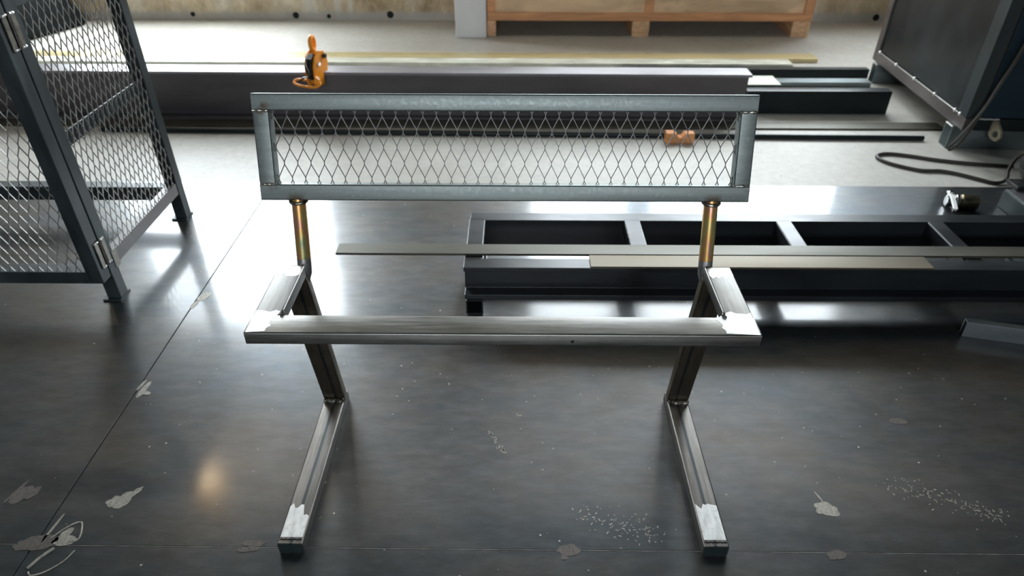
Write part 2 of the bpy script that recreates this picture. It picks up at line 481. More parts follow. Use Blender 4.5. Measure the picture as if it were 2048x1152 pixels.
def expanded_mesh(origin, u, v, W, H, pitch, half, u0, v0, width=0.0017, depth=0.0026, bond=0.0035):
    """expanded metal: zig-zag strands in the plane origin + u*U + v*V; clipped to W x H"""
    bm = new_bm()
    origin = Vector(origin); u = Vector(u).normalized(); v = Vector(v).normalized(); n = u.cross(v)
    def strand(a, b):
        (ua, va), (ub, vb) = a, b
        # clip to rectangle
        t0, t1 = 0.0, 1.0
        du, dv = ub - ua, vb - va
        for p, q in ((-du, ua), (du, W - ua), (-dv, va), (dv, H - va)):
            if abs(p) < 1e-9:
                if q < 0: return
            else:
                t = q / p
                if p < 0: t0 = max(t0, t)
                else: t1 = min(t1, t)
        if t1 - t0 < 1e-3: return
        A = origin + u * (ua + du * t0) + v * (va + dv * t0)
        B = origin + u * (ua + du * t1) + v * (va + dv * t1)
        add_sweep(bm, [(-width / 2, -depth / 2), (width / 2, -depth / 2), (width / 2, depth / 2), (-width / 2, depth / 2)], A, B, n)
    k = 0
    v0 = v0 - math.ceil(v0 / (2 * half)) * 2 * half
    rows = int((H - v0) / half) + 2
    cols = int(W / pitch) + 3
    for r in range(rows):
        vv = v0 + r * half
        off = u0 + (0.5 * pitch if r % 2 else 0.0)
        off = off - math.ceil(off / pitch) * pitch
        for c in range(cols + 1):
            uu = off + c * pitch
            strand((uu, vv - bond), (uu, vv + bond))                                       # bond at the node
            for s in (-0.5, 0.5):
                strand((uu, vv + bond - 0.0005), (uu + s * pitch, vv + half - bond + 0.0005))
    return bm

def blob(bm, cx, cy, z, rx, ry, rot, seed, n=60, rough=0.22, thick=0.0006):
    """flat irregular patch lying on a surface"""
    rnd = random.Random(seed); ph = rnd.uniform(0, 100)
    pts = []
    for i in range(n):
        a = 2 * math.pi * i / n
        q = Vector((math.cos(a) * 1.3 + ph, math.sin(a) * 1.3, seed * 0.37))
        k = 1 + rough * (mnoise.noise(q) * 1.6 + 0.5 * mnoise.noise(q * 3.1))
        x, y = rx * k * math.cos(a), ry * k * math.sin(a)
        pts.append((cx + x * math.cos(rot) - y * math.sin(rot), cy + x * math.sin(rot) + y * math.cos(rot)))
    return add_prism(bm, pts, 'z', z, z + thick)

# ------------------------------------------------------------------ setting
WY = 4.19             # face of the back wall
WH = 3.75             # ceiling height
X0, X1, YF = -5.2, 5.6, -5.0

struct('floor', bx(X0, X1, YF, WY, ZF - 0.1, ZF), M['floor'])
PL = [(-3.2, -0.9225, 0.0155, 1.618), (-0.9205, 2.7, 0.0105, 1.612), (-3.2, -0.9245, -4.9, 0.0135), (-0.9225, 2.7, -4.9, 0.0085)]
plates = []
for i, (a, b, c, d) in enumerate(PL):
    bm = new_bm()
    if i == 1:      # the long seam runs very slightly askew
        add_prism(bm, [(a, 0.0135), (b, 0.0035), (b, 1.600), (a, d)], 'z', ZF, 0.0)
    elif i == 3:
        add_prism(bm, [(a, c), (b, c), (b, 0.0015), (a, 0.0115)], 'z', ZF, 0.0)
    else:
        add_box(bm, a, b, c, d, ZF, 0.0)
    p = obj('floor_plate', bm, M['plate'], None, 0.0012)
    p['kind'] = 'structure'
    plates.append(p)

bm = new_bm()
add_prism(bm, [(-3.1, 0.0137), (-0.9250, 0.0137), (-0.9250, 0.0153), (-3.1, 0.0153)], 'z', -0.003, 0.0004)
obj('seam_lip', bm, M['seam'], plates[0])
bm = new_bm()
add_prism(bm, [(-0.9200, 0.0117), (2.69, 0.0017), (2.69, 0.0033), (-0.9200, 0.0133)], 'z', -0.003, 0.0004)
obj('seam_lip', bm, M['seam'], plates[1])
# weld scars where plates were tacked together and where old fixtures were ground off
def scar(plate, blobs, mat='scar'):
    bm = new_bm()
    for j, (cx, cy, rx, ry, rot) in enumerate(blobs):
        blob(bm, cx, cy, 0.0, rx, ry, R(rot), int(abs(cx * 917 + cy * 331)) % 97 + j, thick=0.0006 + 0.0001 * j)
    return obj('weld_scar', bm, M[mat], plate)
scar(plates[0], [(-1.018, 0.133, 0.016, 0.024, -20), (-0.998, 0.137, 0.012, 0.018, -30), (-1.034, 0.14, 0.004, 0.03, -18)])
scar(plates[1], [(-0.812, 0.117, 0.016, 0.014, 10), (-0.797, 0.121, 0.014, 0.022, -25), (-0.783, 0.138, 0.006, 0.02, -38)], 'scar_bright')
scar(plates[0], [(-0.915, 0.019, 0.034, 0.017, 8), (-0.945, 0.012, 0.016, 0.012, 0)])
scar(plates[1], [(-0.868, 0.024, 0.022, 0.012, 5), (-0.873, 0.04, 0.008, 0.014, -35)], 'scar_bright')
scar(plates[1], [(-0.907, 0.05, 0.003, 0.03, -8)], 'scar_bright')
scar(plates[1], [(-0.492, 0.020, 0.023, 0.007, 0), (-0.498, 0.007, 0.022, 0.006, 5)])
scar(plates[1], [(0.128, 0.010, 0.021, 0.013, 0), (0.118, -0.006, 0.006, 0.006, 0)])
scar(plates[1], [(0.648, 0.003, 0.019, 0.010, 10)])
scar(plates[1], [(0.665, 0.110, 0.022, 0.016, 0), (0.679, 0.104, 0.012, 0.013, 30), (0.663, 0.140, 0.0025, 0.016, 18)], 'scar_bright')
scar(plates[1], [(-0.905, 0.452, 0.007, 0.036, -8), (-0.893, 0.441, 0.012, 0.006, -10)], 'scar_bright')
scar(plates[0], [(-0.917, 0.47, 0.004, 0.02, -12)], 'scar_bright')
scar(plates[1], [(-0.905, 0.85, 0.014, 0.022, -20), (-0.917, 0.81, 0.008, 0.02, -10)], 'scar_bright')
scar(plates[0], [(-1.035, 1.531, 0.026, 0.022, 0)], 'scar_bright')
scar(plates[1], [(0.93, 0.36, 0.02, 0.012, 0)])
def weld_path(plate, pts, w=0.0016, mat='scar_bright'):
    return obj('weld_trace', add_tube(new_bm(), spline([(x, y, 0.0003) for x, y in pts], 10), w, 6), M[mat], plate, 0, True)
weld_path(plates[1], [(-0.898, 0.028), (-0.878, 0.055), (-0.862, 0.066), (-0.852, 0.06), (-0.842, 0.028), (-0.86, 0.022)])
weld_path(plates[3], [(-0.900, -0.045), (-0.890, -0.052), (-0.868, -0.044), (-0.845, -0.022), (-0.836, 0.002)], 0.0014)
weld_path(plates[3], [(-0.905, -0.038), (-0.896, -0.018), (-0.885, -0.002), (-0.878, 0.006)], 0.003)
# pale scuffs left by dragged steel
def scuffs(plate, pts, seed, n, spread):
    rnd = random.Random(seed); bm = new_bm()
    for _ in range(n):
        (x, y) = pts[rnd.randrange(len(pts))]
        blob(bm, x + rnd.gauss(0, spread), y + rnd.gauss(0, spread), 0.0, rnd.uniform(0.0008, 0.004), rnd.uniform(0.0006, 0.0014),
             rnd.uniform(0, 3.1), rnd.randrange(90), 10, 0.3, 0.0003)
    o = obj('scuff_marks', bm, M['scar_bright'], plate); o['kind'] = 'stuff'
    return o
scuffs(plates[1], [(-0.035 + 0.004 * i, 0.315 - 0.007 * i) for i in range(9)], 3, 60, 0.003)
scuffs(plates[1], [(0.17 + 0.016 * i, 0.095 - 0.006 * i) for i in range(9)], 5, 110, 0.016)
scuffs(plates[1], [(0.84 + 0.02 * i, 0.17 - 0.008 * i) for i in range(10)], 8, 120, 0.014)
scuffs(plates[1], [(-0.6 + 0.2 * i, 0.3 + 0.1 * (i % 3)) for i in range(9)], 9, 90, 0.14)

# back wall with three windows above the wall base
WINS = [(-3.25, -1.5, 0.40), (0.12, 0.98, 1.12), (1.12, 3.05, 1.12)]
WZ0, WZ1 = 1.12, 2.85
bm = new_bm()
add_box(bm, X0, X1, WY, WY + 0.22, ZF, 0.40)
add_box(bm, X0, X1, WY, WY + 0.22, WZ1, WH)
xs = [X0] + [v for w in WINS for v in w[:2]] + [X1]
for a, b in zip(xs[0::2], xs[1::2]):
    add_box(bm, a, b, WY, WY + 0.22, 0.40, WZ1)
for a, b, z0 in WINS[1:]:
    add_box(bm, a, b, WY, WY + 0.22, 0.40, z0)
struct('wall_back', bm, M['wall'])
for i, (a, b, WZ0) in enumerate(WINS):
    bm = new_bm(); t = 0.05; yy0, yy1 = WY + 0.06, WY + 0.12
    add_box(bm, a, b, yy0, yy1, WZ0, WZ0 + t); add_box(bm, a, b, yy0, yy1, WZ1 - t, WZ1)
    add_box(bm, a, a + t, yy0, yy1, WZ0 + t, WZ1 - t); add_box(bm, b - t, b, yy0, yy1, WZ0 + t, WZ1 - t)
    w = struct('window_%d' % (i + 1), bm, M['frame'])
    obj('window_pane', bx(a + t, b - t, WY + 0.085, WY + 0.091, WZ0 + t, WZ1 - t), M['glass'], w)
wall_back = bpy.data.objects['wall_back']
for (x, z, r) in ((-2.24, 0.005, 0.016), (-1.52, 0.0, 0.022), (-0.86, 0.006, 0.024), (-1.29, -0.006, 0.015), (2.52, -0.003, 0.022)):
    bm = new_bm(); add_tube(bm, [(x, WY - 0.004, z + 0.02), (x, WY + 0.012, z + 0.02)], r, 14)
    obj('drain_hole', bm, M['hole'], wall_back, 0, True)

# side walls, front wall with door opening and high windows, ceiling with girders
def side_wall(name, xa, xb):
    struct(name, bx(xa, xb, YF, WY + 0.22, ZF, WH), M['plaster'])
side_wall('wall_left', X0 - 0.2, X0)
side_wall('wall_right', X1, X1 + 0.2)
FW = [(-1.3, 1.3, 1.9, 2.7)]
bm = new_bm()
add_box(bm, X0, X1, YF - 0.2, YF, ZF, 1.9); add_box(bm, X0, X1, YF - 0.2, YF, 2.7, WH)
add_box(bm, X0, -1.3, YF - 0.2, YF, 1.9, 2.7); add_box(bm, 1.3, X1, YF - 0.2, YF, 1.9, 2.7)
struct('wall_front', bm, M['plaster'])
struct('ceiling', bx(X0, X1, YF, WY + 0.22, WH, WH + 0.1), M['ceil'])
M['deck'] = simple('deck_underside_paint', (0.03, 0.05, 0.05), 0.7, 0, 0.15, 3)
struct('ceiling_deck', bx(X0, X1, YF, 2.46, WH - 0.33, WH - 0.27), M['deck'])
for i, y in enumerate((2.55,)):
    bm = new_bm()
    add_box(bm, X0, X1, y - 0.09, y + 0.09, WH - 0.34, WH - 0.32); add_box(bm, X0, X1, y - 0.09, y + 0.09, WH - 0.02, WH)
    add_box(bm, X0, X1, y - 0.006, y + 0.006, WH - 0.32, WH - 0.02)
    struct('trim_%d' % (i + 1), bm, M['girder'])
struct('column', bx(-0.371, -0.173, 3.74, 3.94, ZF, WH), M['column'], None, 0.004)

# high bay lamp whose warm light shows in the plate
lamp = thing('ceiling_lamp', 'warm round high bay lamp hanging under the ceiling', 'lamp', (-2.425, 2.795, 3.35))
bm = new_bm(); prof = [(0.05, 0.16), (0.08, 0.12), (0.17, 0.02), (0.18, 0.0)]
add_tube(bm, [(0, 0, z) for r, z in prof], [r for r, z in prof], 24)
obj('lamp_shade', bm, M['girder'], lamp, 0, True)
obj('bulb', add_tube(new_bm(), [(0, 0, -0.06), (0, 0, -0.05), (0, 0, -0.03), (0, 0, -0.002)], [0.03, 0.07, 0.10, 0.11], 24), M['lamp'], lamp, 0, True)
ll = bpy.data.lights.new('lamp_light', 'POINT'); ll.energy = 6; ll.color = (1.0, 0.72, 0.42); ll.shadow_soft_size = 0.08
lo = bpy.data.objects.new('lamp_light', ll); COL.objects.link(lo); lo.parent = lamp; lo.location = (0, 0, -0.18)
obj('hanger', add_tube(new_bm(), [(0, 0, 0.16), (0, 0, WH - 3.35)], 0.012, 8), M['girder'], lamp)

# ------------------------------------------------------------------ the bench
bench = thing('bench_frame', 'bare welded steel bench frame with diamond mesh backrest, standing on the plate floor', 'bench')
CX = 0.41
TW, TH = 0.050, 0.026
for s in (-1, 1):
    x = s * CX
    ft = obj('foot', rtube((x, 0.0, 0.015), (x, 0.425, 0.015), TW, 0.030, r=0.004), M['brush_foot'], bench, 0.0006, True)
    ft['label'] = 'foot tube lying on the floor with dark seam line'
    bm = new_bm()
    rnd = random.Random(4 + s)
    ed = [(x - 0.0215, 0.014), (x + 0.0215, 0.014)]
    top = [(x + 0.0215 - 0.043 * i / 8, (0.088 if s < 0 else 0.092) + rnd.uniform(-0.007, 0.007) - (0.022 if (s < 0 and i < 3) else 0.0)) for i in range(9)]
    add_prism(bm, ed + top, 'z', 0.0299, 0.0303)
    obj('ground_patch', bm, M['ground'], ft)
    obj('end_cap', bx(x - 0.0225, x + 0.0225, -0.0006, 0.0006, 0.0025, 0.0265), M['saw'], ft, 0.0004)
    obj('end_weld', add_tube(new_bm(), [(x - 0.021 + 0.042 * i / 14, 0.009 + 0.0012 * math.sin(i * 2.1), 0.0302) for i in range(15)], 0.0011, 6), M['hole'], ft, 0, True)
    # leaning leg
    lg = obj('leg', rtube((x, 0.4035, 0.029), (x, 0.3125, 0.441), TW, 0.026, up=(0, -1, 0), r=0.004), M['brush_leg'], bench, 0.0006, True)
    bm = new_bm()
    add_tube(bm, [(x - 0.023 + 0.046 * i / 18, 0.384 + 0.001 * math.sin(i * 2.7), 0.0335) for i in range(19)], [0.0055 + 0.0012 * math.sin(i * 1.9) for i in range(19)], 8)
    obj('weld_bead', bm, M['weld'], lg, 0, True)
    # arm of the seat
    ar = obj('arm', rtube((x, 0.154, 0.4533), (x, 0.310, 0.4533), TW, 0.025, r=0.0035), M['brush_y'], bench, 0.0006, True)
    ed = [(x + 0.0225, 0.306), (x - 0.0225, 0.306)]
    rnd = random.Random(14 + s)
    low = [(x - 0.0225 + 0.045 * i / 8, 0.276 + rnd.uniform(-0.005, 0.005)) for i in range(9)]
    bm = new_bm(); add_prism(bm, ed + low, 'z', 0.4655, 0.4660)
    obj('ground_patch', bm, M['ground'], ar)
    # upright post with ground elbow
    px = s * 0.392
    e0, e1 = Vector((px, 0.3325, 0.468)), Vector((px, 0.368, 0.580))
    po = obj('post', add_tube(new_bm(), [e0, e1], 0.0133, 24), M['zinc'], bench, 0, True)
    po['label'] = 'yellow zinc plated post with rainbow sheen'
    el = [(px, 0.3325, 0.468), (px, 0.3295, 0.458), (px, 0.3275, 0.450), (px, 0.325, 0.440), (px + s * 0.003, 0.320, 0.428), (px + s * 0.006, 0.314, 0.415)]
    ob = obj('elbow', add_tube(new_bm(), el, [0.0134, 0.0134, 0.0133, 0.0128, 0.0115, 0.0095], 20), M['elbow'], po, 0, True)
    ob['label'] = 'bright ground lower bend of the post'
    ring = [(px + 0.0150 * math.cos(a), 0.367 + 0.015 * math.sin(a), 0.5765) for a in [2 * math.pi * i / 20 for i in range(20)]]
    obj('weld_bead', add_tube(new_bm(), ring, 0.0035, 8, True), M['weld'], po, 0, True)

# front bar of the seat with mitred looking ground corners
fb = obj('front_bar', rtube((-CX - 0.025, 0.127, 0.4533), (CX + 0.025, 0.127, 0.4533), 0.052, 0.025, r=0.0035), M['brush_x'], bench, 0.0006, True)
for s in (-1, 1):
    rnd = random.Random(31 + s)
    xi = 0.395 if s < 0 else 0.372
    pts = [(s * 0.4325, 0.103), (s * 0.4325, 0.165)]
    pts += [(s * (0.4325 - 0.043 * i / 5), 0.165 + rnd.uniform(-0.005, 0.004)) for i in range(1, 6)]
    pts += [(s * (xi + rnd.uniform(-0.006, 0.006)), 0.152 - 0.045 * i / 6) for i in range(7)]
    bm = new_bm(); add_prism(bm, pts, 'z', 0.4656, 0.4660)
    obj('ground_patch', bm, M['ground'], fb)
    bm = new_bm()
    add_tube(bm, [(s * (0.384 + 0.001 * math.sin(i)), 0.150 + 0.0016 * i, 0.4665) for i in range(9)], [0.0025 + 0.001 * math.sin(i * 2) for i in range(9)], 7)
    obj('weld_bead', bm, M['weld'], fb, 0, True)
obj('drill_hole', add_tube(new_bm(), [(0.118, 0.1005, 0.451), (0.118, 0.104, 0.451)], 0.0028, 12), M['hole'], fb)

# backrest, leaning 17.4 degrees
TA = R(17.4)
bu = Vector((0, math.sin(TA), math.cos(TA)))          # up along the backrest
bn = Vector((0, math.cos(TA), -math.sin(TA)))         # away from the sitter
B0 = Vector((0, 0.3546, 0.5824))                      # front lower edge
HW = 0.4583
def bk(u, v, n): return B0 + Vector((u, 0, 0)) + bu * v + bn * n
RH, RD = 0.0303, 0.028
VT = 0.1941
br = obj('bottom_rail', add_sweep(new_bm(), rrect(RD, RH, 0.003), bk(-HW, RH / 2, RD / 2), bk(HW, RH / 2, RD / 2), bu), M['back'], bench, 0.0005, True)
tr = obj('top_rail', add_sweep(new_bm(), rrect(RD, RH, 0.003), bk(-HW, VT - RH / 2, RD / 2), bk(HW, VT - RH / 2, RD / 2), bu), M['back'], bench, 0.0005, True)
for s in (-1, 1):
    st = obj('stile', add_sweep(new_bm(), rrect(RH, RD, 0.003), bk(s * (HW - RH / 2), RH - 0.0005, RD / 2), bk(s * (HW - RH / 2), VT - RH + 0.0005, RD / 2), bn), M['back'], bench, 0.0005, True)
    for v in (RH, VT - RH):
        bm = new_bm(); rnd = random.Random(int(v * 1e4) + s)
        add_tube(bm, [bk(s * (HW - 0.001) - s * 0.030 * i / 12, v + rnd.uniform(-0.0006, 0.0006), 0.0008) for i in range(13)], [0.0024 + rnd.uniform(-0.0006, 0.0009) for i in range(13)], 8)
        obj('weld_bead', bm, M['weld'], st, 0, True)
inw, inh = 2 * (HW - RH), VT - 2 * RH
ms = expanded_mesh(bk(-(HW - RH) - 0.002, RH - 0.001, RD * 0.55), (1, 0, 0), bu, inw + 0.004, inh + 0.002, 0.02503, 0.0293,
                   (HW - RH) - 0.4255 + 0.002, 0.0084 + 0.001 + 4 * 0.0293, 0.0013, 0.0022, 0.0032)
obj('mesh_panel', ms, M['mesh'], bench)

# ------------------------------------------------------------------ mesh cage on the left
cage = thing('mesh_cage', 'tall dark steel cage with diamond mesh sides and a hinged mesh door', 'cage', (-1.16, 0.85, 0))
def cg(name, bm, mat, parent=None, bevel=0.0015):
    # built in world coordinates, then moved under the cage's own origin
    bmesh.ops.translate(bm, verts=bm.verts, vec=(1.16, -0.85, 0))
    return obj(name, bm, M[mat], parent or cage, bevel)
XR, XL, YN, YB, ZT = -1.140, -2.02, 0.833, 1.357, 0.85
for (x0, y0) in ((XR - 0.04, YN), (XR - 0.04, YB - 0.04), (XL, YN), (XL, YB - 0.04)):
    post = cg('post', bx(x0, x0 + 0.04, y0, y0 + 0.04, 0.006, ZT), 'cage')
    cg('foot_plate', bx(x0 - 0.012, x0 + 0.041, y0 - 0.008, y0 + 0.05, 0.0, 0.006), 'cage', post, 0.0006)
def rail(x0, x1, y0, y1, z0, z1, mat='cage'): return cg('rail', bx(x0, x1, y0, y1, z0, z1), mat)
rail(XR - 0.032, XR - 0.002, YN + 0.04, YB - 0.04, 0.100, 0.140, 'cage_brown')
rail(XR - 0.014, XR - 0.009, YN + 0.04, YB - 0.04, 0.462, 0.502, 'cage')
rail(XR - 0.04, XR - 0.001, YN + 0.04, YB - 0.04, ZT - 0.04, ZT)
rail(XL + 0.04, XR - 0.04, YB - 0.04, YB, 0.075, 0.125); rail(XL + 0.04, XR - 0.04, YB - 0.04, YB, ZT - 0.04, ZT)
rail(XL + 0.004, XL + 0.036, YN + 0.04, YB - 0.04, 0.100, 0.140); rail(XL + 0.002, XL + 0.036, YN + 0.04, YB - 0.04, ZT - 0.04, ZT)
rail(XL + 0.04, XR - 0.04, YN, YN + 0.04, ZT - 0.04, ZT)
bmm = expanded_mesh((XR - 0.004, YN + 0.038, 0.138), (0, 1, 0), (0, 0, 1), YB - YN - 0.076, ZT - 0.176, 0.0265, 0.0325, 0.004, 0.02, 0.0015, 0.0026, 0.004)
p = cg('side_mesh', bmm, 'cage_mesh', None, 0)
cg('weld_plate', bx(XR - 0.003, XR + 0.002, 0.862, 0.888, 0.094, 0.148), 'hinge', None, 0.0008)
# door: own frame in front of the corner post
door = bpy.data.objects.new('door', None); COL.objects.link(door); door.parent = cage
DY0, DY1 = 0.788, 0.829
def dg(name, bm, mat, parent=None, bevel=0.0015): return cg(name, bm, mat, parent or door, bevel)
dg('door_stile', bx(XR - 0.041, XR - 0.001, DY0, DY1, 0.088, ZT), 'cage')
dg('door_stile', bx(XL, XL + 0.04, DY0, DY1, 0.088, ZT), 'cage')
dg('door_rail', bx(XL + 0.04, XR - 0.041, DY0, DY1, 0.088, 0.126), 'cage')
dg('door_rail', bx(XL + 0.04, XR - 0.041, DY0, DY1, ZT - 0.04, ZT), 'cage')
dg('door_mesh', expanded_mesh((XL + 0.038, DY0 + 0.006, 0.124), (1, 0, 0), (0, 0, 1), XR - XL - 0.077, ZT - 0.162, 0.0265, 0.0325, 0.01, 0.02, 0.0015, 0.0026, 0.004), 'cage_mesh', None, 0)
for zc in (0.166, 0.766):
    hg = cg('hinge', bx(XR, XR + 0.003, 0.805, 0.821, zc - 0.036, zc + 0.036), 'hinge', None, 0.0006)
    cg('hinge_leaf', bx(XR, XR + 0.003, 0.838, 0.853, zc - 0.036, zc + 0.036), 'hinge', hg, 0.0006)
    bm = new_bm(); add_tube(bm, [(XR + 0.004, 0.8295, zc - 0.04), (XR + 0.004, 0.8295, zc + 0.04)], 0.0036, 12)
    cg('hinge_pin', bm, 'hinge', hg, 0)
    rnd = random.Random(int(zc * 100))
    for (y, dz) in ((0.815, -0.038), (0.815, 0.038), (0.843, -0.038), (0.843, 0.038)):
        bm = new_bm()
        add_tube(bm, [(XR + 0.002, y - 0.008 + 0.016 * i / 5, zc + dz + rnd.uniform(-0.001, 0.001)) for i in range(6)], [0.003 + rnd.uniform(-0.001, 0.001) for i in range(6)], 7)
        cg('weld_bead', bm, 'dot', hg, 0)

# ------------------------------------------------------------------ ladder frame with flat bars on it
lad = thing('ladder_frame', 'long dark ladder-like steel frame of two rails and rungs lying behind the bench', 'steel frame', (-0.12, 0.775, 0))
def lg_(name, bm, mat='rail', parent=None, bevel=0.0012):
    bmesh.ops.translate(bm, verts=bm.verts, vec=(0.12, -0.775, 0))
    return obj(name, bm, M[mat], parent or lad, bevel)
LXE = 2.3
chan = [(0.775, 0.050), (0.822, 0.050), (0.822, 0.158), (0.775, 0.158), (0.775, 0.144), (0.812, 0.144), (0.812, 0.066), (0.775, 0.066)]
lg_('front_rail', add_prism(new_bm(), chan, 'x', -0.122, LXE))
chan = [(1.088, 0.050), (1.041, 0.050), (1.041, 0.158), (1.088, 0.158), (1.088, 0.144), (1.051, 0.144), (1.051, 0.066), (1.088, 0.066)]
lg_('rear_rail', add_prism(new_bm(), chan, 'x', -0.118, LXE))
for x in (-0.121, 0.353, 0.8165, 1.280, 1.743, 2.2):
    lg_('rung', rtube((x + 0.025, 0.813, 0.1345), (x + 0.025, 1.050, 0.1345), 0.05, 0.047, r=0.004))
for x in (-0.119, 1.62):
    bm = rtube((x + 0.0245, 0.772, 0.025), (x + 0.0245, 1.10, 0.025), 0.049, 0.050, r=0.005, t=0.004)
    lg_('support_tube', bm, 'dark_tube', None, 0)

def bar(name, label, cat, x0, x1, y0, y1, z0, z1, mat, rz=0.0, group=None, bevel=0.0008):
    cx, cy = (x0 + x1) / 2, (y0 + y1) / 2
    o = obj(name, bx(-(x1 - x0) / 2, (x1 - x0) / 2, -(y1 - y0) / 2, (y1 - y0) / 2, 0, z1 - z0), M[mat], None, bevel)
    o.location = (cx, cy, z0); o.rotation_euler = (0, 0, rz)
    return tag(o, label, cat, group)
bar('flat_bar', 'long narrow grey flat bar across the rungs, its left end sticking out beyond the frame', 'flat bar', -0.486, 2.25, 0.836, 0.888, 0.158, 0.165, 'flat')
bar('flat_bar', 'shorter tan flat bar lying on the front rail of the ladder frame', 'flat bar', 0.228, 1.166, 0.7745, 0.834, 0.158, 0.1635, 'flat_brown')

# angle iron offcut lying ridge up at the lower right
off = add_prism(new_bm(), [(0, 0), (0.004, 0), (0.004, 0.044), (0.018, 0.044), (0.018, 0), (0.022, 0), (0.022, 0.048), (0, 0.048)], 'x', 0, 0.55)
o = obj('steel_channel', off, M['offcut'], None, 0.0008)
o.location = (1.252, 0.684, 0.0); o.rotation_euler = (0, 0, R(-13.9))
tag(o, 'blue grey steel channel offcut lying askew in front of the ladder frame', 'steel channel')

# ------------------------------------------------------------------ steel stock on the concrete behind
beam = thing('i_beam', 'long dark rolled steel I-beam with an orange clamp on its top flange', 'steel beam', (-1.2, 2.36, ZF), R(-0.45))
hw, tf, tw, hh = 0.052, 0.012, 0.008, 0.224
prof = [(-hw, 0), (hw, 0), (hw, tf), (tw, tf), (tw, hh - tf), (hw, hh - tf), (hw, hh), (-hw, hh), (-hw, hh - tf), (-tw, hh - tf), (-tw, tf), (-hw, tf)]
prof = prof[:6] + [(-tw, hh - tf), (-tw, tf), (-hw, tf)]
prof[5] = (tw, hh - tf)
prof = [(-hw, 0), (hw, 0), (hw, tf), (tw, tf), (tw, hh - tf), (-tw, hh - tf), (-tw, tf), (-hw, tf)]
obj('web_and_base', add_prism(new_bm(), prof, 'x', -2.6, 2.29), M['beam'], beam, 0.0015)
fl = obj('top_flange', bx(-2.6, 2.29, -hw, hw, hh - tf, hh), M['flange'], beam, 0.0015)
fl['label'] = 'top flange, window light painted into its paler colour'
o = obj('square_tube', rtube((1.12, 0, 0), (1.805, 0, 0), 0.06, 0.112, r=0.005, t=0.004), M['dark_tube'], None, 0, True)
o.location = (0, 2.432, ZF + 0.056)
tag(o, 'thick black square tube lying right of the I-beam end', 'steel tube')
bar('zinc_flat', 'thin yellow zinc flat bar farthest back on the floor, in front of the crate', 'flat bar', -2.9, 1.775, 3.235, 3.335, ZF, 0.012, 'zinc_flat', R(-0.1))
bar('wrapped_bar', 'pale plastic wrapped bar on the floor between the zinc flat bar and the I-beam', 'flat bar', -2.9, 1.565, 3.055, 3.15, ZF, 0.034, 'wrap', R(-0.2))
bar('dark_bar', 'dark bar whose right end meets the far skid of the cabinet', 'steel bar', 0.6, 1.945, 2.945, 2.99, ZF, 0.038, 'dark_tube')
bar('grey_bar', 'grey flat bar on the floor under the pale green sheet', 'flat bar', 0.6, 1.90, 2.80, 2.87, ZF, 0.014, 'skid')
o = bar('pale_sheet', 'small pale green white sheet offcut on a grey bar beyond the end of the I-beam', 'sheet offcut', 1.17, 1.385, 2.655, 2.80, 0.014, 0.017, 'pale')
o.location = (1.300, 2.826, 0.014)
bar('strip_bar', 'wide thin grey strip on the floor along the front of the I-beam', 'flat bar', -3.0, 1.99, 2.205, 2.285, ZF, -0.004, 'flat', R(-0.1))
o = obj('steel_rod', add_tube(new_bm(), [(-1.85, 0, 0), (1.85, 0, 0)], 0.011, 14), M['dark_tube'], None, 0, True)
o.location = (-0.02, 2.117, ZF + 0.011); o.rotation_euler = (0, 0, R(-1.0))
tag(o, 'thin dark steel rod lying on the floor nearest the plates', 'steel rod')
bm = new_bm()
add_prism(bm, [(-0.062, 0), (0.062, 0), (0.062, 0.046), (0.022, 0.046), (0.006, 0.026), (-0.006, 0.028), (-0.020, 0.048), (-0.062, 0.048)], 'y', -0.022, 0.022)
o = obj('wood_block', bm, M['block'], None, 0.004)
o.location = (0.741, 2.058, ZF)
tag(o, 'orange brown notched wooden block on the concrete floor seen through the backrest mesh', 'wood block')

# ------------------------------------------------------------------ orange lifting clamp on the beam
cl = thing('lifting_clamp', 'orange lifting clamp gripping the top flange of the I-beam', 'clamp', (-0.880, 2.300, 0.172), R(-22))
cl.scale = (1.15, 1.10, 0.97)
cheek = [(0.012, 0.0), (0.012, 0.038), (-0.030, 0.042), (-0.052, 0.055), (-0.052, 0.085), (-0.030, 0.125), (-0.005, 0.148), (0.030, 0.150), (0.048, 0.130), (0.050, 0.100),
         (0.042, 0.060), (0.008, 0.0585), (0.008, 0.025), (0.035, 0.025), (0.035, 0.008)]
cheek = [(-0.046, -0.010), (0.004, -0.010), (0.008, 0.0265), (0.006, 0.0440), (0.036, 0.0450), (0.044, 0.075), (0.042, 0.115), (0.024, 0.140), (-0.006, 0.146), (-0.034, 0.125), (-0.050, 0.085), (-0.052, 0.03)]
for s in (-1, 1):
    ck = obj('cheek_plate', add_prism(new_bm(), cheek, 'x', s * 0.019 - 0.0045, s * 0.019 + 0.0045), M['orange'], cl, 0.0025)
    ck['label'] = 'orange side plate'
    obj('bolt', add_tube(new_bm(), [(s * 0.0235, 0.020, 0.118), (s * 0.034, 0.020, 0.118)], 0.011, 6), M['black_metal'], ck, 0.001)
    obj('bolt', add_tube(new_bm(), [(s * 0.0235, -0.02, 0.092), (s * 0.030, -0.02, 0.092)], 0.009, 12), M['chrome'], ck, 0.001)
    obj('pale_sticker', bx(s * 0.0236 - 0.0003, s * 0.0236 + 0.0003, -0.04, -0.026, 0.0, 0.035), M['pale'], ck)
bm = new_bm(); add_prism(bm, [(-0.058, 0.05), (-0.036, 0.02), (-0.010, 0.020), (-0.006, 0.06), (-0.01, 0.10), (-0.022, 0.135), (-0.048, 0.118), (-0.060, 0.085)], 'x', -0.0135, 0.0135)
obj('cam_jaw', bm, M['black_metal'], cl, 0.002)
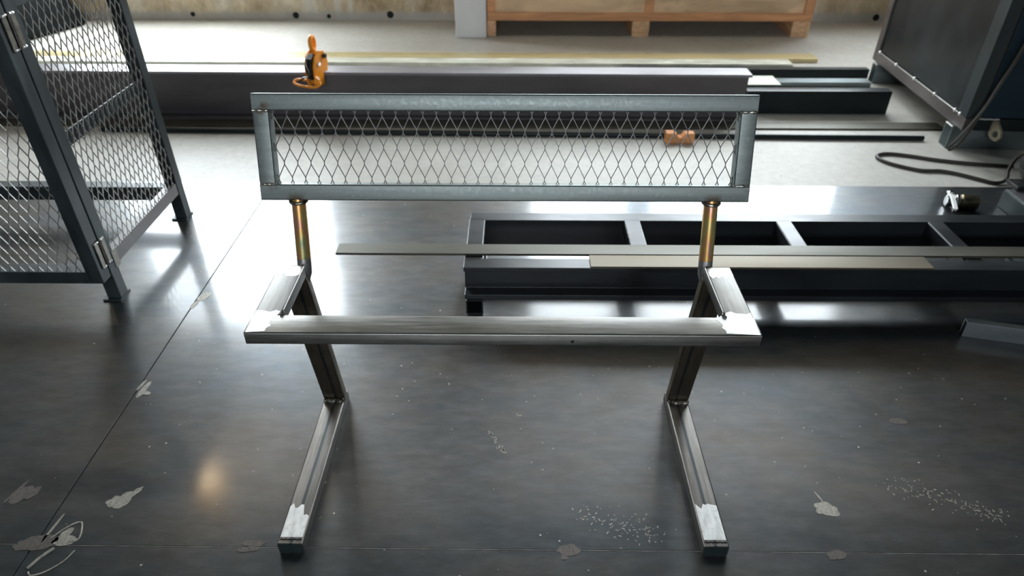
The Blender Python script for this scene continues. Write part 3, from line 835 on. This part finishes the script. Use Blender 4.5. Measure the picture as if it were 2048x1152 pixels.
bm = new_bm(); add_tube(bm, spline([(-0.004, -0.055, 0.115), (-0.002, -0.064, 0.095), (0.004, -0.062, 0.072), (0.0, -0.058, 0.05), (-0.003, -0.056, 0.02)], 6), 0.0035, 8)
obj('spring', bm, M['wire'], cl, 0, True)
# shackle eye on top
bm = new_bm()
ring = []
for i in range(28):
    a = 2 * math.pi * i / 28
    ring.append((-0.005 * math.cos(a) - 0.004, -0.002 + 0.019 * math.cos(a), 0.176 + 0.030 * math.sin(a)))
add_tube(bm, ring, 0.0085, 10, True)
obj('lifting_eye', bm, M['orange'], cl, 0, True)
obj('eye_neck', add_tube(new_bm(), [(-0.005, 0, 0.125), (-0.006, -0.001, 0.152)], [0.013, 0.010], 12), M['orange'], cl, 0, True)
# lock lever loop in front
bm = new_bm()
hd = spline([(-0.074, -0.058, 0.012), (-0.066, -0.070, 0.004), (-0.02, -0.073, -0.001), (0.030, -0.070, 0.002), (0.044, -0.058, 0.014), (0.030, -0.050, 0.020), (-0.02, -0.048, 0.020), (-0.062, -0.050, 0.018)], 5, True)
add_tube(bm, hd, 0.0062, 10, True)
obj('lock_lever', bm, M['orange'], cl, 0, True)
bm = new_bm(); add_prism(bm, [(0.022, -0.004), (0.040, 0.0), (0.044, 0.035), (0.030, 0.05), (0.022, 0.03)], 'y', -0.064, -0.052)
obj('lever_arm', bm, M['orange'], cl, 0.002)
bm = new_bm(); add_tube(bm, spline([(-0.045, -0.066, 0.002), (-0.036, -0.070, -0.022), (-0.014, -0.072, -0.036), (0.010, -0.072, -0.034), (0.028, -0.069, -0.016), (0.034, -0.064, 0.004)], 7), 0.0022, 8)
obj('wire_loop', bm, M['wire'], cl, 0, True)
bm = new_bm(); add_tube(bm, spline([(-0.05, -0.06, 0.015), (-0.025, -0.062, 0.034), (0.0, -0.062, 0.038), (0.022, -0.06, 0.030), (0.034, -0.057, 0.016)], 6), 0.004, 8)
obj('release_bail', bm, M['black_metal'], cl, 0, True)

# ------------------------------------------------------------------ wooden crate against the wall
cr = thing('wooden_crate', 'large plywood crate with reddish battens standing against the back wall', 'crate', (0.87, 3.78, ZF))
def ck_(name, x0, x1, y0, y1, z0, z1, mat, bev=0.003):
    return obj(name, bx(x0 - 0.87, x1 - 0.87, y0 - 3.78, y1 - 3.78, z0 - ZF, z1 - ZF), M[mat], cr, bev)
CZ = 0.92
ck_('plywood_box', -0.150, 1.898, 3.800, 4.16, 0.090, CZ - 0.01, 'ply')
ck_('bottom_batten', -0.168, 1.912, 3.780, 3.799, 0.086, 0.134, 'batten')
ck_('top_batten', -0.168, 1.912, 3.780, 3.799, CZ - 0.05, CZ, 'batten')
for a, b in ((-0.168, -0.118), (0.838, 0.892), (1.852, 1.912)):
    ck_('upright_batten', a, b, 3.780, 3.799, 0.134, CZ - 0.05, 'batten')
ck_('side_batten', 1.899, 1.918, 3.80, 4.16, 0.086, 0.134, 'batten')
ck_('side_batten', 1.899, 1.918, 3.80, 3.86, 0.134, CZ, 'batten')
for a, b in ((-0.171, -0.112), (0.766, 0.877), (1.796, 1.910)):
    sk = ck_('skid', a, b, 3.782, 4.16, ZF + 0.030, 0.0855, 'skid_wood')
    obj('skid_shoe', bx(a - 0.87 + 0.002, b - 0.87 - 0.002, 0.004, 0.38, 0, 0.0295), M['skid_wood'], sk, 0.002)

# ------------------------------------------------------------------ steel cabinet on skids at the right
cab = thing('steel_cabinet', 'dark sheet steel cabinet standing on two steel skids at the right', 'cabinet', (1.895, 1.955, ZF), R(-3.4))
def cb(name, x0, x1, y0, y1, z0, z1, mat, bev=0.0015, parent=None):
    return obj(name, bx(x0, x1, y0, y1, z0, z1), M[mat], parent or cab, bev)
CW, CD, CH = 0.85, 1.02, 1.25
cb('shell', 0.008, CW - 0.008, 0.010, CD - 0.008, 0.16, CH - 0.01, 'cabinet')
cb('base_rail', 0.0, 0.045, 0.0, CD, 0.100, 0.150, 'cab_rail')
cb('base_rail', CW - 0.045, CW, 0.0, CD, 0.100, 0.150, 'cab_rail')
cb('base_rail', 0.046, CW - 0.046, 0.0, 0.045, 0.100, 0.150, 'dark_tube')
cb('base_rail', 0.046, CW - 0.046, CD - 0.045, CD, 0.100, 0.150, 'cab_rail')
cb('base_panel', 0.01, CW - 0.01, 0.012, CD - 0.012, 0.1505, 0.1595, 'dark_tube')
for (a, b, c, d) in ((-0.001, 0.05, 0.002, 0.075), (-0.001, 0.05, CD - 0.052, CD - 0.002), (CW - 0.05, CW + 0.001, 0.002, 0.05), (CW - 0.05, CW + 0.001, CD - 0.05, CD - 0.002)):
    cb('corner_post', a, b, c, d, 0.151, CH, 'cab_post' if c < 0.5 else 'cab_rail')
# narrow dark gap beside the far post and top
cb('door', 0.056, CW - 0.056, 0.0, 0.009, 0.158, CH - 0.02, 'cab_door')
cb('panel_seam', 0.006, 0.0085, CD - 0.062, CD - 0.053, 0.165, CH - 0.02, 'hole', 0)
cb('panel_seam', 0.051, 0.0555, 0.003, 0.009, 0.16, CH - 0.02, 'hole', 0)
for yy in (0.055, 0.10, 0.30, 0.52, 0.74, 0.955):
    bm = new_bm(); bmesh.ops.create_uvsphere(bm, u_segments=12, v_segments=8, radius=0.0085)
    bmesh.ops.translate(bm, verts=bm.verts, vec=(0.002, yy, 0.152))
    obj('weld_dot', bm, M['dot'], cab, 0, True)
bm = new_bm(); add_tube(bm, [(0.001, 0.07, 0.1525), (0.001, CD - 0.055, 0.1525)], 0.0018, 6)
obj('weld_line', bm, M['dot'], cab, 0, True)
for y0, y1 in ((0.045, 0.110), (0.912, 0.970)):
    sk = obj('skid', rtube((-0.012, (y0 + y1) / 2, 0.0495), (CW + 0.02, (y0 + y1) / 2, 0.0495), y1 - y0, 0.099, r=0.006, t=0.0045), M['skid'], cab, 0, True)
    cbp = cb('skid_end', -0.0115, -0.0085, y0 + 0.004, y1 - 0.004, 0.004, 0.095, 'saw', 0.0005, sk)
    obj('end_weld', add_tube(new_bm(), [(-0.012, y0 + 0.004, 0.097), (-0.012, y1 - 0.004, 0.097)], 0.003, 6), M['dot'], sk, 0, True)
# lug with a hole welded to the front rail
bm = new_bm()
cxh, czh, ro = -0.030, 0.098, 0.013
outer = [(0.0, 0.150), (-0.018, 0.150), (-0.050, 0.118), (-0.058, 0.092), (-0.042, 0.070), (-0.016, 0.074), (0.0, 0.09)]
n = 28
def ray_out(a):
    best = None
    for i in range(len(outer)):
        p, q = outer[i], outer[(i + 1) % len(outer)]
        d = (math.cos(a), math.sin(a)); e = (q[0] - p[0], q[1] - p[1])
        den = d[0] * e[1] - d[1] * e[0]
        if abs(den) < 1e-9: continue
        t = ((p[0] - cxh) * e[1] - (p[1] - czh) * e[0]) / den
        u = ((p[0] - cxh) * d[1] - (p[1] - czh) * d[0]) / den
        if t > 0 and -1e-6 <= u <= 1 + 1e-6 and (best is None or t < best): best = t
    return (cxh + best * math.cos(a), czh + best * math.sin(a))
vo, vi, vo2, vi2 = [], [], [], []
for i in range(n):
    a = 2 * math.pi * i / n
    po_ = ray_out(a); pi_ = (cxh + ro * math.cos(a), czh + ro * math.sin(a))
    for lst, q, xx in ((vo, po_, 0.112 - 0.35 * po_[0]), (vi, pi_, 0.112 - 0.35 * pi_[0]), (vo2, po_, 0.120 - 0.35 * po_[0]), (vi2, pi_, 0.120 - 0.35 * pi_[0])):
        lst.append(bm.verts.new((xx, q[0], q[1])))
for i in range(n):
    j = (i + 1) % n
    bm.faces.new((vo[i], vo[j], vi[j], vi[i])); bm.faces.new((vo2[j], vo2[i], vi2[i], vi2[j]))
    bm.faces.new((vo[j], vo[i], vo2[i], vo2[j])); bm.faces.new((vi[i], vi[j], vi2[j], vi2[i]))
lug = obj('lug', bm, M['lug'], cab)
lug['label'] = 'tan lug plate with a round hole'
bm = new_bm(); add_tube(bm, [(0.055 + 0.01 * i, -0.001, 0.151 + 0.001 * math.sin(2 * i)) for i in range(9)], 0.0035, 7)
obj('weld_bead', bm, M['dot'], cab, 0, True)

# cord hanging down the cabinet corner
bm = new_bm()
add_tube(bm, spline([(2.012, 1.925, 0.62), (1.985, 1.93, 0.42), (1.955, 1.925, 0.30), (1.925, 1.915, 0.20), (1.890, 1.905, 0.13), (1.852, 1.90, 0.065), (1.838, 1.905, 0.035),
                     (1.846, 1.900, 0.025), (1.875, 1.895, 0.07), (1.905, 1.905, 0.14), (1.932, 1.915, 0.21), (1.962, 1.925, 0.30), (1.992, 1.93, 0.42), (2.020, 1.925, 0.62)], 8), 0.0052, 8)
tag(obj('hanging_cord', bm, M['cord'], None, 0, True), 'dark doubled cord hanging down the front corner of the steel cabinet', 'cord')

# ------------------------------------------------------------------ chop saw at the right edge with its power cord
saw = thing('cutoff_saw', 'black cut-off saw with round motor and long looping cord at the plate edge', 'power tool', (1.79, 1.45, 0))
b_ = obj('base', bx(0.0, 0.32, -0.34, 0.0, 0, 0.066), M['saw'], saw, 0.003)
obj('base_top', bx(0.004, 0.316, -0.336, -0.004, 0.066, 0.069), M['saw_top'], b_, 0.001)
obj('bracket', bx(0.03, 0.17, -0.02, 0.05, 0.069, 0.085), M['black_metal'], saw, 0.003)
prof = [(0.0, 0.034), (0.006, 0.044), (0.03, 0.052), (0.09, 0.054), (0.14, 0.05), (0.16, 0.04), (0.165, 0.02)]
obj('motor', add_tube(new_bm(), [(0.080 + a, 0.05, 0.135) for a, r in prof], [r for a, r in prof], 28), M['rubber'], saw, 0, True)
obj('motor_cap', add_tube(new_bm(), [(0.068, 0.05, 0.142), (0.082, 0.05, 0.14)], [0.016, 0.020], 16), M['black_metal'], saw, 0, True)
obj('saw_arm', add_tube(new_bm(), spline([(0.10, 0.055, 0.082), (0.12, 0.06, 0.12), (0.16, 0.05, 0.20), (0.24, 0.0, 0.24)], 5), 0.02, 10), M['rubber'], saw, 0, True)
zc = ZF + 0.007
cp = [(2.06, 1.80, zc), (2.0, 1.812, zc), (1.90, 1.828, zc), (1.78, 1.862, zc), (1.68, 1.905, zc), (1.60, 1.925, zc), (1.55, 1.905, zc), (1.545, 1.865, zc), (1.58, 1.815, zc), (1.66, 1.762, zc),
      (1.74, 1.755, zc), (1.80, 1.725, zc), (1.86, 1.675, zc), (1.90, 1.648, zc), (1.945, 1.66, 0.002), (1.97, 1.70, 0.03), (1.985, 1.70, 0.085), (1.972, 1.62, 0.142), (1.955, 1.545, 0.150)]
cp = [(x - 1.79, y - 1.45, z) for x, y, z in cp]
pc = obj('power_cord', add_tube(new_bm(), spline(cp, 8), 0.007, 10), M['cord'], saw, 0, True)
pc['label'] = 'dark cord looping over the concrete floor'

# ------------------------------------------------------------------ hose fitting on the plate
hf = thing('ball_valve', 'small chrome ball valve with a bronze sleeve lying on the plate behind the ladder frame', 'valve', (1.618, 1.437, 0), R(-12))
obj('sleeve', add_tube(new_bm(), [(0.018, 0, 0.026), (0.022, 0, 0.026), (0.072, 0, 0.026), (0.075, 0, 0.026), (0.075, 0, 0.026)], [0.022, 0.026, 0.026, 0.024, 0.016], 24), M['bronze'], hf, 0, True)
obj('hex_body', add_tube(new_bm(), [(-0.028, 0, 0.024), (0.018, 0, 0.024)], 0.021, 6), M['chrome'], hf, 0.002)
obj('knurled_ring', add_tube(new_bm(), [(0.000, 0, 0.025), (0.002, 0, 0.025), (0.012, 0, 0.025), (0.014, 0, 0.025)], [0.022, 0.025, 0.025, 0.022], 16), M['chrome'], hf, 0.001)
obj('stem', add_tube(new_bm(), [(-0.020, 0, 0.04), (-0.020, 0, 0.062)], 0.009, 12), M['chrome'], hf, 0.001, True)
lv = new_bm()
add_prism(lv, [(-0.031, 0.014), (-0.009, 0.014), (-0.016, -0.03), (-0.034, -0.128), (-0.041, -0.136), (-0.048, -0.127), (-0.031, -0.03)], 'z', 0.050, 0.057)
obj('lever', lv, M['satin'], hf, 0.001)

# ------------------------------------------------------------------ black covered load behind the cage
bm = new_bm()
base = [(-3.55, 3.45), (-3.18, 3.33), (-3.02, 3.42), (-2.96, 3.60), (-2.86, 3.86), (-2.80, 4.05), (-3.0, 4.12), (-3.6, 4.10)]
lv_ = [(0.0, 1.0), (0.04, 1.02), (0.25, 0.93), (0.52, 0.84), (0.60, 0.70)]
base = [(x - 0.12, y) for x, y in base]
cxm, cym = -3.34, 3.80
rings = []
for z, k in lv_:
    kk = []
    for i, (x, y) in enumerate(base):
        tip = 1.0 if z < 0.05 or i not in (4, 5) else 0.82
        kk.append(bm.verts.new((cxm + (x - cxm) * k * tip - (x * 0), cym + (y - cym) * k, ZF + z)))
    rings.append(kk)
for a, b in zip(rings, rings[1:]):
    for i in range(len(base)):
        j = (i + 1) % len(base); bm.faces.new((a[i], a[j], b[j], b[i]))
bm.faces.new(list(reversed(rings[0]))); bm.faces.new(rings[-1])
o = obj('plastic_sheet_bundle', bm, M['bag'], None, 0.02, True, 3)
tag(o, 'black plastic covered bundle on the floor seen through the cage mesh', 'bundle')

# ------------------------------------------------------------------ daylight, camera, view
w = bpy.data.worlds.new('sky'); S.world = w; w.use_nodes = True
nt = w.node_tree; nt.nodes.clear()
out = nt.nodes.new('ShaderNodeOutputWorld'); bg = nt.nodes.new('ShaderNodeBackground')
tc = nt.nodes.new('ShaderNodeTexCoord'); sp = nt.nodes.new('ShaderNodeSeparateXYZ'); nt.links.new(tc.outputs['Generated'], sp.inputs[0])
rp = nt.nodes.new('ShaderNodeValToRGB')
rp.color_ramp.elements[0].position = 0.0; rp.color_ramp.elements[0].color = (0.86, 0.925, 1.0, 1)
rp.color_ramp.elements[1].position = 0.6; rp.color_ramp.elements[1].color = (0.90, 0.95, 1.0, 1)
nt.links.new(sp.outputs[2], rp.inputs[0]); nt.links.new(rp.outputs[0], bg.inputs[0])
bg.inputs['Strength'].default_value = 22.0
nt.links.new(bg.outputs[0], out.inputs[0])

def portal(name, loc, sx, sy, rot):
    l = bpy.data.lights.new(name, 'AREA'); l.shape = 'RECTANGLE'; l.size = sx; l.size_y = sy
    l.cycles.is_portal = True
    o = bpy.data.objects.new(name, l); COL.objects.link(o); o.location = loc; o.rotation_euler = rot
for i, (a, b, WZ0) in enumerate(WINS):
    portal('window_daylight', ((a + b) / 2, WY + 0.2, (WZ0 + WZ1) / 2), b - a, WZ1 - WZ0, (R(-90), 0, 0))
for a, b, c, d in FW:
    portal('window_daylight', ((a + b) / 2, YF - 0.18, (c + d) / 2), b - a, d - c, (R(90), 0, 0))

cam = bpy.data.cameras.new('camera'); cam.sensor_width = 36.0; cam.lens = 1361.9 / 2048 * 36.0
cam.clip_start = 0.02; cam.clip_end = 60
cam.dof.use_dof = True; cam.dof.focus_distance = 1.28; cam.dof.aperture_fstop = 4.5
co = bpy.data.objects.new('camera', cam); COL.objects.link(co)
th, ro_, ps = R(34.92), R(-0.105), R(-0.340)
F = Vector((math.sin(ps) * math.cos(th), math.cos(ps) * math.cos(th), -math.sin(th)))
Rt = Vector((math.cos(ps), -math.sin(ps), 0.0)); Dn = F.cross(Rt)
R2 = Rt * math.cos(ro_) + Dn * math.sin(ro_); D2 = -Rt * math.sin(ro_) + Dn * math.cos(ro_)
mw = Matrix((( R2.x, -D2.x, -F.x, 0.0213), (R2.y, -D2.y, -F.y, -0.7891), (R2.z, -D2.z, -F.z, 1.1822), (0, 0, 0, 1)))
co.matrix_world = mw
S.camera = co

S.cycles.use_denoising = True
S.cycles.max_bounces = 8
S.cycles.sample_clamp_indirect = 12.0
S.view_settings.view_transform = 'Standard'
S.view_settings.look = 'None'
S.view_settings.gamma = 1.0
S.view_settings.use_curve_mapping = False
S.view_settings.exposure = 0.0
